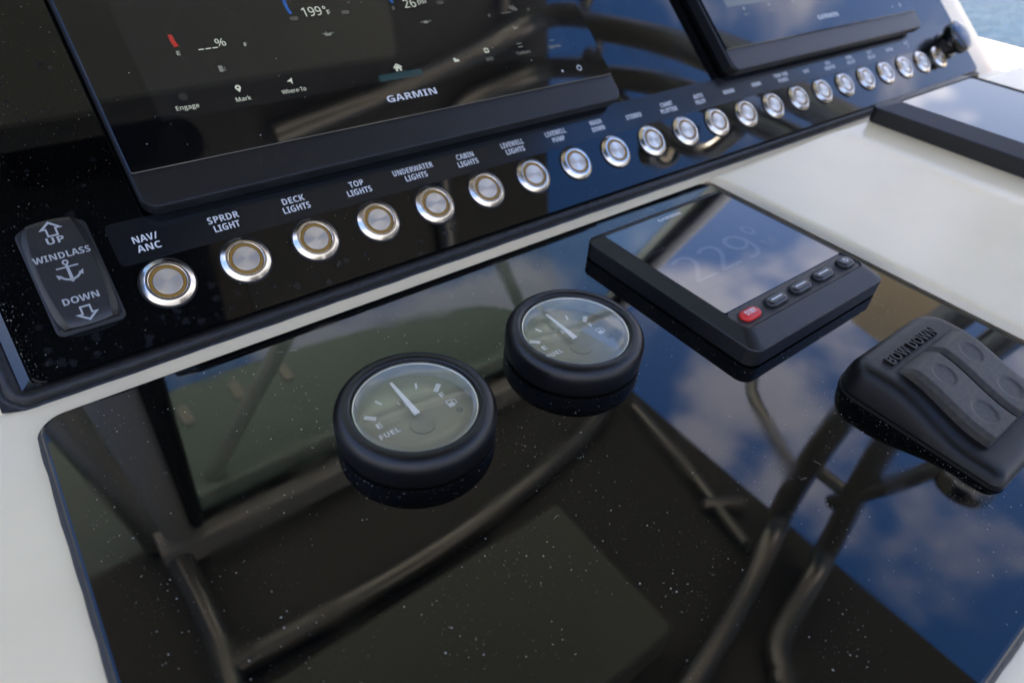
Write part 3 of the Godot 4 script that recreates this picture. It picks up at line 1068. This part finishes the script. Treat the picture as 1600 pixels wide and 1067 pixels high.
func gauges() -> void:
	var first: Node3D
	for k in 2:
		var label: String = ["round fuel gauge nearer the windlass switch, reading about half", "round fuel gauge beside the autopilot display, its glass mirroring blue sky"][k]
		var where := at([-194.28, -113.11][k], 0, [1.5, 0.96][k])
		if k == 1:
			var d := first.duplicate()
			d.set_meta("label", label)
			d.transform = where
			add_named(self, d, "fuel_gauge")
			continue
		var t := thing("fuel_gauge", label, "gauge", where, "fuel gauges on the lower panel")
		first = t
		var s := Shape.new()
		var prof := [Vector2(29.6, 0.05), Vector2(30.2, 0.3), Vector2(30.5, 1.2), Vector2(30.8, 3.5), Vector2(30.85, 6.5)]
		for i in 9:
			var a := PI / 2 * i / 8
			prof.append(Vector2(26.2 + 4.65 * cos(a), 8.2 + 5.9 * sin(a)))
		prof.append_array([Vector2(25.2, 14.0), Vector2(24.5, 13.6), Vector2(24.1, 13.0), Vector2(23.9, 12.2), Vector2(23.9, 4.0)])
		s.lathe(prof, 96)
		part(t, "bezel", s, M["satin black plastic"], Transform3D(), 50)
		s = Shape.new()
		s.lathe([Vector2(24.0, 5.4), Vector2(21.4, 5.45), Vector2(0.0, 5.45)], 64)
		var face := part(t, "dial", s, M["dial face"])
		s = Shape.new()
		s.lathe([Vector2(23.85, 12.0), Vector2(22.9, 5.6)], 64)
		part(t, "dial_wall", s, M["dial wall"])
		var ink: Material = M["cream ink"]
		var y := 5.46
		var px := 0.0
		var pz := 4.8
		for e in [[-47.5, 4.6, 2.0], [-23.8, 3.2, 0.9], [23.8, 3.2, 0.9], [47.5, 4.6, 2.0]]:
			var a := deg_to_rad(e[0])
			var dv := Vector2(sin(a), cos(a))
			mark(face, "tick", [bar(dv.x * 22.6, dv.y * 22.6, dv.x * (22.6 - e[1]), dv.y * (22.6 - e[1]), e[2])], ink, px, y, pz)
		write(face, "lettering", "E", 2.6, ink, -14.0, y, -3.6, 2.2)
		write(face, "lettering", "F", 2.6, ink, 14.4, y, -4.4, 2.0)
		write(face, "lettering", "FUEL", 2.3, ink, -12.6, y, 1.9, 8.2)
		write(face, "lettering", "1", 1.9, ink, -2.3, y, -9.6, 0.7)
		write(face, "lettering", "2", 1.9, ink, -0.2, y, -7.6, 1.2)
		mark(face, "pump_symbol", [[Vector2(-1.6, -1.9), Vector2(1.0, -1.9), Vector2(1.0, 0.2), Vector2(-1.6, 0.2)], bar(-1.35, 0, -1.35, 1.9, 0.4), bar(-1.5, 1.75, 1.0, 1.75, 0.4), bar(0.8, 0, 0.8, 1.9, 0.4), bar(1.0, -1.0, 2.1, -1.2, 0.35), bar(2.1, -1.3, 2.3, 0.9, 0.35), bar(2.3, 0.9, 1.3, 2.0, 0.35)], ink, 14.9, y, 1.3)
		s = Shape.new()
		s.loft([PackedVector3Array([Vector3(-1.25, 7.4, -4.0), Vector3(1.25, 7.4, -4.0), Vector3(0.55, 7.4, -24.2), Vector3(-0.55, 7.4, -24.2)]), PackedVector3Array([Vector3(-1.25, 7.9, -4.0), Vector3(1.25, 7.9, -4.0), Vector3(0.5, 7.9, -24.2), Vector3(-0.5, 7.9, -24.2)])])
		part(t, "needle", s, ink, at(px, 0, pz))
		s = Shape.new()
		s.lathe([Vector2(5.0, 5.4), Vector2(5.0, 5.7), Vector2(4.8, 5.85), Vector2(0, 5.9)], 40, Vector3(px, 0, pz))
		part(t, "hub", s, M["dial hub"])
		s = Shape.new()
		s.lathe([Vector2(1.3, 5.4), Vector2(1.2, 5.8), Vector2(0.5, 6.1), Vector2(0, 6.1)], 20, Vector3(15.6, 0, 6.2))
		part(t, "screw", s, M["dial hub"])
		s = Shape.new()
		s.lathe([Vector2(23.9, 12.0), Vector2(23.6, 12.9), Vector2(22.6, 13.7), Vector2(20.5, 14.0), Vector2(14, 14.4), Vector2(7, 14.6), Vector2(0, 14.7)], 72)
		part(t, "lens", s, M["gauge lens"], Transform3D(), 60)
		s = Shape.new()
		var ring := []
		for i in 9:
			var a := TAU * i / 8
			ring.append(Vector2(23.35 + 0.42 * cos(a), 11.7 + 0.42 * sin(a)))
		s.lathe(ring, 72)
		part(t, "lens_rim", s, M["lens edge"], Transform3D(), 60)


func bevelled_case(t: Node3D, w: float, d: float, mid: float, top: float, inset_x: float, inset_z0: float, inset_z1: float, m: Material) -> void:
	var s := Shape.new()
	var cz := (inset_z0 - inset_z1) / 2
	s.loft([rrect(w - 1.6, d - 1.6, 6, 0), rrect(w - 1.6, d - 1.6, 6, 0.9), rrect(w, d, 6.5, 1.0), rrect(w, d, 6.5, mid - 0.5), rrect(w - 0.5, d - 0.5, 6.3, mid), rrect(w - 2 * inset_x + 1.6, d - inset_z0 - inset_z1 + 1.6, 4.4, top - 0.15, Vector2(0, cz)), rrect(w - 2 * inset_x + 0.4, d - inset_z0 - inset_z1 + 0.4, 4.0, top, Vector2(0, cz)), rrect(w - 2 * inset_x, d - inset_z0 - inset_z1, 3.6, top - 0.3, Vector2(0, cz)), rrect(w - 2 * inset_x - 0.4, d - inset_z0 - inset_z1 - 0.4, 3.4, top - 1.6, Vector2(0, cz))])
	part(t, "case", s, m, Transform3D(), 24)


func autopilot() -> void:
	var t := thing("autopilot_control", "square black autopilot display with a red STBY key", "display")
	bevelled_case(t, 110.8, 112.0, 9.6, 13.8, 6.2, 7.3, 11.0, M["device plastic"])
	var s := Shape.new()
	s.loft([rrect(97.4, 80.0, 1.2, 12.4, Vector2(0, -8.4)), rrect(97.4, 80.0, 1.2, 13.35, Vector2(0, -8.4)), rrect(97.0, 79.6, 1.0, 13.5, Vector2(0, -8.4))])
	var glass := part(t, "glass", s, M["device glass"], Transform3D(), 20)
	s = Shape.new()
	s.loft([rrect(97.4, 12.6, 2.6, 12.3, Vector2(0, 38.2)), rrect(97.4, 12.6, 2.6, 13.3, Vector2(0, 38.2))])
	part(t, "key_strip", s, M["device plastic"])
	write(glass, "maker_name", "GARMIN", 2.3, M["lens print"], -2.2, 13.5, -44.4, 18.0)
	s = Shape.new()
	s.slab(PackedVector2Array([Vector2(-43, -21.5), Vector2(43, -21.5), Vector2(43, 40.5), Vector2(-43, 40.5)]), 13.49, 0.03)
	var scr := part(glass, "screen", s, M["autopilot screen"])
	scr.reparent(t)
	write(scr, "lettering", "229", 21.0, M["screen ghost"], -12.0, 13.53, -1.6, 56.0, plain_font)
	write(scr, "lettering", "°", 21.0, M["screen ghost"], 24.5, 13.53, -10.5, 8.0, plain_font)
	write(scr, "lettering", "M", 8.0, M["screen ghost"], 25.0, 13.53, 4.0, 9.0, plain_font)
	mark(scr, "screen_line", [bar(-42, -14.5, 42, -14.5, 0.35)], M["screen ghost"], 0, 13.53, 0)
	mark(scr, "screen_line", [bar(-42, 22.5, 42, 22.5, 0.3)], M["screen ghost"], 0, 13.53, 0)
	for i in 7:
		mark(scr, "screen_line", [bar(-30.0 + 10 * i, 22.5, -30.0 + 10 * i, 26.5 if i % 2 else 30.5, 0.3)], M["screen ghost"], 0, 13.53, 0)
	for i in 5:
		var x: float = [-39.2, -19.2, 0.6, 20.6, 41.2][i]
		var w: float = [12.2, 14.2, 14.2, 14.2, 10.2][i]
		s = Shape.new()
		s.loft([rrect(w + 2.0, 8.6, 4.2, 13.28, Vector2(x, 38.6)), rrect(w + 2.0, 8.6, 4.2, 13.34, Vector2(x, 38.6))])
		var r := 3.2
		var hgt := 6.6 if i < 4 else 7.4
		part(t, "key_well", s, M["rubber black"])
		s = Shape.new()
		s.loft([rrect(w, hgt, r, 13.3, Vector2(x, 38.6), 8), rrect(w, hgt, r, 14.2, Vector2(x, 38.6), 8), rrect(w - 0.5, hgt - 0.5, r - 0.25, 14.8, Vector2(x, 38.6), 8), rrect(w - 1.6, hgt - 1.6, r - 0.8, 15.25, Vector2(x, 38.6), 8), rrect(w - 3.6, hgt - 3.6, r - 1.8, 15.5, Vector2(x, 38.6), 8)])
		var key := part(t, "key", s, M["red key"] if i == 0 else M["key plastic"], Transform3D(), 60)
		if i == 0:
			key.set_meta("label", "red standby key")
			write(key, "lettering", "STBY", 2.6, M["white ink"], x, 15.48, 38.4, 7.0)
		elif i < 4:
			mark(key, "key_line", [bar(-4.0, 0, 4.0, 0, 0.75)], M["white ink"], x, 15.5, 38.4)
		else:
			mark(key, "power_symbol", [arc(0, 0, 1.2, 0.5, 110, 430, 18), bar(0, 0.6, 0, 1.8, 0.45)], M["white ink"], x, 15.5, 38.4)


func tab_top(z: float) -> float:
	# height of the trim tab switch housing along z
	var k := clampf((z - 101.0) / 38.0, 0, 1)
	var y := lerpf(15.6, 6.8, k * k * (3 - 2 * k))
	return y - 1.0 * clampf((94.0 - z) / 12.0, 0, 1)


func tab_switch() -> void:
	var t := thing("trim_tab_switch", "black double rocker switch marked BOW DOWN", "switch")
	var cx := 2.8
	var hw := 37.0
	var z0 := 80.5
	var z1 := 153.4
	# outline of the housing, inset by e
	var outline := func(e: float, y: float) -> PackedVector3Array:
		var p := PackedVector3Array()
		var rb := maxf(13.0 - e, 5.0)
		var rf := maxf(5.0 - e * 0.3, 2.0)
		for q in 4:
			var r: float = [rb, rb, rf, rf][q]
			var x: float = [1, -1, -1, 1][q] * (hw - e - r)
			var z: float = [z0 + e + r, z0 + e + r, z1 - e - r, z1 - e - r][q]
			for i in 13:
				var a := PI / 2 * q + PI / 2 * i / 12
				p.append(Vector3(cx + x + r * cos(a), y, z - r * sin(a)))
			# points along the side towards the next corner
			var nr: float = [rb, rf, rf, rb][q]
			var nx: float = [-1, -1, 1, 1][q] * (hw - e - nr)
			var nz: float = [z0 + e + nr, z1 - e - nr, z1 - e - nr, z0 + e + nr][q]
			var na := PI / 2 * (q + 1)
			var a0 := p[p.size() - 1]
			var a1 := Vector3(cx + nx + nr * cos(na), y, nz - nr * sin(na))
			for i in range(1, 24):
				p.append(a0.lerp(a1, i / 24.0))
		return p
	var s := Shape.new()
	s.loft([outline.call(0.4, 0.0), outline.call(0.4, 1.4), outline.call(0.9, 1.6)], true, true)
	part(t, "base_lip", s, M["switch plastic"])
	s = Shape.new()
	var rings := []
	for e in [[1.2, 0.0], [0.8, 0.05], [1.3, 0.36], [2.0, 0.62], [2.9, 0.78], [4.0, 0.89], [5.4, 0.96], [7.2, 0.995], [9.0, 1.0]]:
		var ring: PackedVector3Array = outline.call(e[0], 0.0)
		for i in ring.size():
			ring[i].y = lerpf(1.6, tab_top(ring[i].z), e[1])
		rings.append(ring)
	s.loft(rings, false, false)
	# the top inside the last ring: strips across
	var last: PackedVector3Array = rings[rings.size() - 1]
	var grid := []
	var lo := 1e9
	var hi := -1e9
	for p in last:
		lo = minf(lo, p.z)
		hi = maxf(hi, p.z)
	var poly := flat(last)
	for k in 61:
		var z := lerpf(lo + 0.01, hi - 0.01, k / 60.0)
		var xa := 1e9
		var xb := -1e9
		for i in poly.size():
			var a := poly[i]
			var b := poly[(i + 1) % poly.size()]
			if (a.y + z) * (b.y + z) <= 0 and absf(a.y - b.y) > 1e-6:
				var x := lerpf(a.x, b.x, (-z - a.y) / (b.y - a.y))
				xa = minf(xa, x)
				xb = maxf(xb, x)
		if xb < xa:
			continue
		var row := PackedVector3Array()
		for i in 13:
			row.append(Vector3(lerpf(xa - 0.3, xb + 0.3, i / 12.0), tab_top(z) - 0.01, z))
		grid.append(row)
	s.field(grid)
	var shell := part(t, "housing", s, M["switch plastic"], Transform3D(), 50)
	write(shell, "lettering", "BOW DOWN", 4.6, M["switch plastic"], 0.6, 15.2, 94.2, 40.0, bold, 0.0, 1.3)
	# dark slot round the two rockers
	s = Shape.new()
	grid = []
	for k in 41:
		var z := lerpf(98.6, 141.3, k / 40.0)
		grid.append(PackedVector3Array([Vector3(cx - 25.2, tab_top(z) + 0.12, z), Vector3(cx + 25.2, tab_top(z) + 0.12, z)]))
	s.field(grid)
	part(t, "slot", s, M["rubber black"])
	for k in 2:
		var bx := cx - 12.5 + 25.0 * k
		s = Shape.new()
		grid = []
		var half := 11.8
		var nz := 84
		var nx := 56
		for j in nz + 1:
			var z := lerpf(99.4, 140.6, float(j) / nz)
			var row := PackedVector3Array()
			for i in nx + 1:
				var x := lerpf(-half, half, float(i) / nx)
				row.append(Vector3(bx + x, pad_top(x, z, half), z))
			grid.append(row)
		s.field(grid)
		var rim := PackedVector3Array()
		for i in nx:
			rim.append(grid[nz][i])
		for j in nz:
			rim.append(grid[nz - j][nx])
		for i in nx:
			rim.append(grid[0][nx - i])
		for j in nz:
			rim.append(grid[j][0])
		var low := PackedVector3Array()
		for p in rim:
			low.append(Vector3(p.x, tab_top(p.z) - 0.5, p.z))
		s.loft([low, rim], false, false)
		var pad := part(t, "rocker_pad", s, M["worn rubber"], Transform3D(), 28)
		pad.set_meta("label", ["worn grey rocker pad nearer the gauges", "worn grey rocker pad farther from the gauges"][k])


func pad_top(x: float, z: float, half: float) -> float:
	var k := clampf((z - 104.5) / 35.0, 0, 1)
	var y := lerpf(19.8, 11.4, k * k * (3 - 2 * k) * 0.75 + k * 0.25)
	if z < 104.5:
		y = lerpf(16.4, 19.8, pow((z - 99.4) / 5.1, 0.8))
	# chamfered long edges
	var e := half - absf(x)
	if e < 2.2:
		y -= (2.2 - e) * 0.75
	# two thumb dishes
	for q in [[112.5, 5.4, 0.42], [131.5, 5.8, 0.5]]:
		var d := Vector2(x, z - q[0]).length()
		if d < q[1]:
			y -= q[2] * clampf((q[1] - d) / 0.9, 0, 1)
	return y


func side_display() -> void:
	var t := thing("side_display", "wide black display on the raised white dash, mirroring sky", "display", at(303, 20.0, 20.0))
	var d := 158.0
	var s := Shape.new()
	s.loft([rrect(146, d, 6, 0), rrect(148, d, 6, 1.0), rrect(150, d, 6.5, 10.6), rrect(149, d - 1, 6.2, 11.4), rrect(122, d - 22, 4.4, 15.9), rrect(120.8, d - 23.2, 4.0, 16.1), rrect(120.2, d - 23.8, 3.8, 14.8)])
	part(t, "case", s, M["device plastic"], Transform3D(), 24)
	s = Shape.new()
	s.loft([rrect(119.6, d - 24.2, 3, 14.0), rrect(119.6, d - 24.2, 3, 15.2)])
	part(t, "glass", s, M["device glass"])


func speck_cloud(called: String, count: int, spot: Callable, smallest: float, largest: float, label: String) -> void:
	var s := Shape.new()
	var top := Vector3(0, 0.35, 0)
	var ring := []
	for i in 5:
		ring.append(Vector3(cos(TAU * i / 5) * 0.5, 0, -sin(TAU * i / 5) * 0.5))
	for i in 5:
		s.tri(ring[i], ring[(i + 1) % 5], top)
		s.tri(ring[(i + 1) % 5], ring[i], Vector3(0, -0.1, 0))
	var mm := MultiMesh.new()
	mm.transform_format = MultiMesh.TRANSFORM_3D
	mm.mesh = s.mesh(10)
	var places := []
	for i in count * 8:
		if places.size() >= count:
			break
		var p = spot.call()
		if p == null:
			continue
		var k := smallest + (largest - smallest) * pow(rng.randf(), 7.0)
		var b: Basis = (p as Transform3D).basis * Basis(Vector3.UP, rng.randf() * TAU) * Basis.from_scale(Vector3(k * rng.randf_range(0.6, 1.6), k * 0.4, k * rng.randf_range(0.6, 1.1)))
		places.append(Transform3D(b, (p as Transform3D).origin))
	mm.instance_count = places.size()
	for i in places.size():
		mm.set_instance_transform(i, places[i])
	var o := MultiMeshInstance3D.new()
	o.multimesh = mm
	o.material_override = M["dust"]
	o.set_meta("kind", "stuff")
	o.set_meta("label", label)
	add_named(self, o, called)


func lint() -> void:
	# a few fibres and dried water spots lying on the panels
	var s := Shape.new()
	for i in 26:
		var x := rng.randf_range(-295, 60)
		var z := rng.randf_range(60, 172) if i % 3 else rng.randf_range(-70, -62)
		if x > -40 and z > 70:
			continue
		var a := rng.randf() * TAU
		var p := []
		var c := Vector3(x, 0.06, z)
		for k in 7:
			p.append(c)
			a += rng.randf_range(-0.7, 0.7)
			c += Vector3(cos(a), 0, sin(a)) * rng.randf_range(0.2, 0.8)
		s.tube(p, 0.035, 5)
	var o := part(self, "lint", s, M["dust"])
	o.set_meta("kind", "stuff")
	o.set_meta("label", "short pale lint fibres lying on the lower black panel")
	s = Shape.new()
	for i in 60:
		var u := rng.randf_range(-304, -230)
		var v := rng.randf_range(-23, 4) if i % 2 else rng.randf_range(40, 120)
		if i > 30:
			u = rng.randf_range(-300, -100)
			v = rng.randf_range(-23, -12)
		elif v > 30:
			u = rng.randf_range(-304, -250)
		var r := rng.randf_range(0.5, 1.9)
		var pts := PackedVector2Array()
		var ph := rng.randf() * TAU
		for k in 16:
			var t := TAU * k / 16
			pts.append(Vector2(u, v) + Vector2(cos(t), sin(t)) * r * (1.0 + 0.18 * sin(3 * t + ph) + 0.1 * sin(5 * t)))
		s.slab(pts, 0.004, 0.012)
	var w := part(self, "water_spots", s, M["dried spot"], F2)
	w.set_meta("kind", "stuff")
	w.set_meta("label", "faint dried water spots on the left of the upper panel")


func dust() -> void:
	lint()
	var patch := FastNoiseLite.new()
	patch.seed = 9
	patch.frequency = 0.018
	patch.fractal_octaves = 3
	speck_cloud("dust", 5200, func():
		var x := rng.randf_range(-304, 74)
		var z := rng.randf_range(-76, 177)
		if Vector2(x + 194.3, z - 1.5).length() < 31 or Vector2(x + 113.1, z - 1).length() < 31 or (absf(x) < 56 and absf(z) < 57) or (x > -34 and x < 40 and z > 80 and z < 153):
			return null
		if patch.get_noise_2d(x, z) * 1.7 + 0.45 < rng.randf():
			return null
		return at(x, 0.0, z)
	, 0.10, 0.50, "pale dust specks scattered over the lower black panel")
	speck_cloud("dust", 1300, func():
		var pick := rng.randi() % 4
		var far := 0.4 + 9.0 * pow(rng.randf(), 2.5)
		if pick < 2:
			var a := rng.randf() * TAU
			var r := 30.9 + far
			return at([-194.3, -113.1][pick] + cos(a) * r, 0.0, 1.2 + sin(a) * r)
		if pick == 2:
			return at(rng.randf_range(-56, 56), 0.0, 56.3 + far) if rng.randf() < 0.5 else at(-55.6 - far, 0.0, rng.randf_range(-56, 58))
		return at(-34.6 - far, 0.0, rng.randf_range(84, 154)) if rng.randf() < 0.7 else at(rng.randf_range(-34, 40), 0.0, 153.8 + far)
	, 0.09, 0.42, "pale dust gathered round the feet of the gauges and devices")
	speck_cloud("dust", 3000, func():
		var u := -306.0 + 500.0 * pow(rng.randf(), 2.2)
		var v := rng.randf_range(-23, 190)
		if u > -246 and u < 40 and v > 30:
			return null
		if v > 11 and v < 33 and u > -262:
			return null
		if absf(u + 280) < 13.5 and absf(v - 13.6) < 24:
			return null
		var k := fposmod(u + 247.84 + 16.9, 33.83) - 16.9
		if Vector2(k, v).length() < 11.6 and u > -265:
			return null
		return on_upper(u, v, 0.0)
	, 0.09, 0.42, "pale dust specks scattered over the upper black panel")
	speck_cloud("dust", 260, func():
		return on_upper(rng.randf_range(-242, 36), rng.randf_range(47, 150), 12.0)
	, 0.12, 0.6, "pale dust specks on the chart plotter glass")
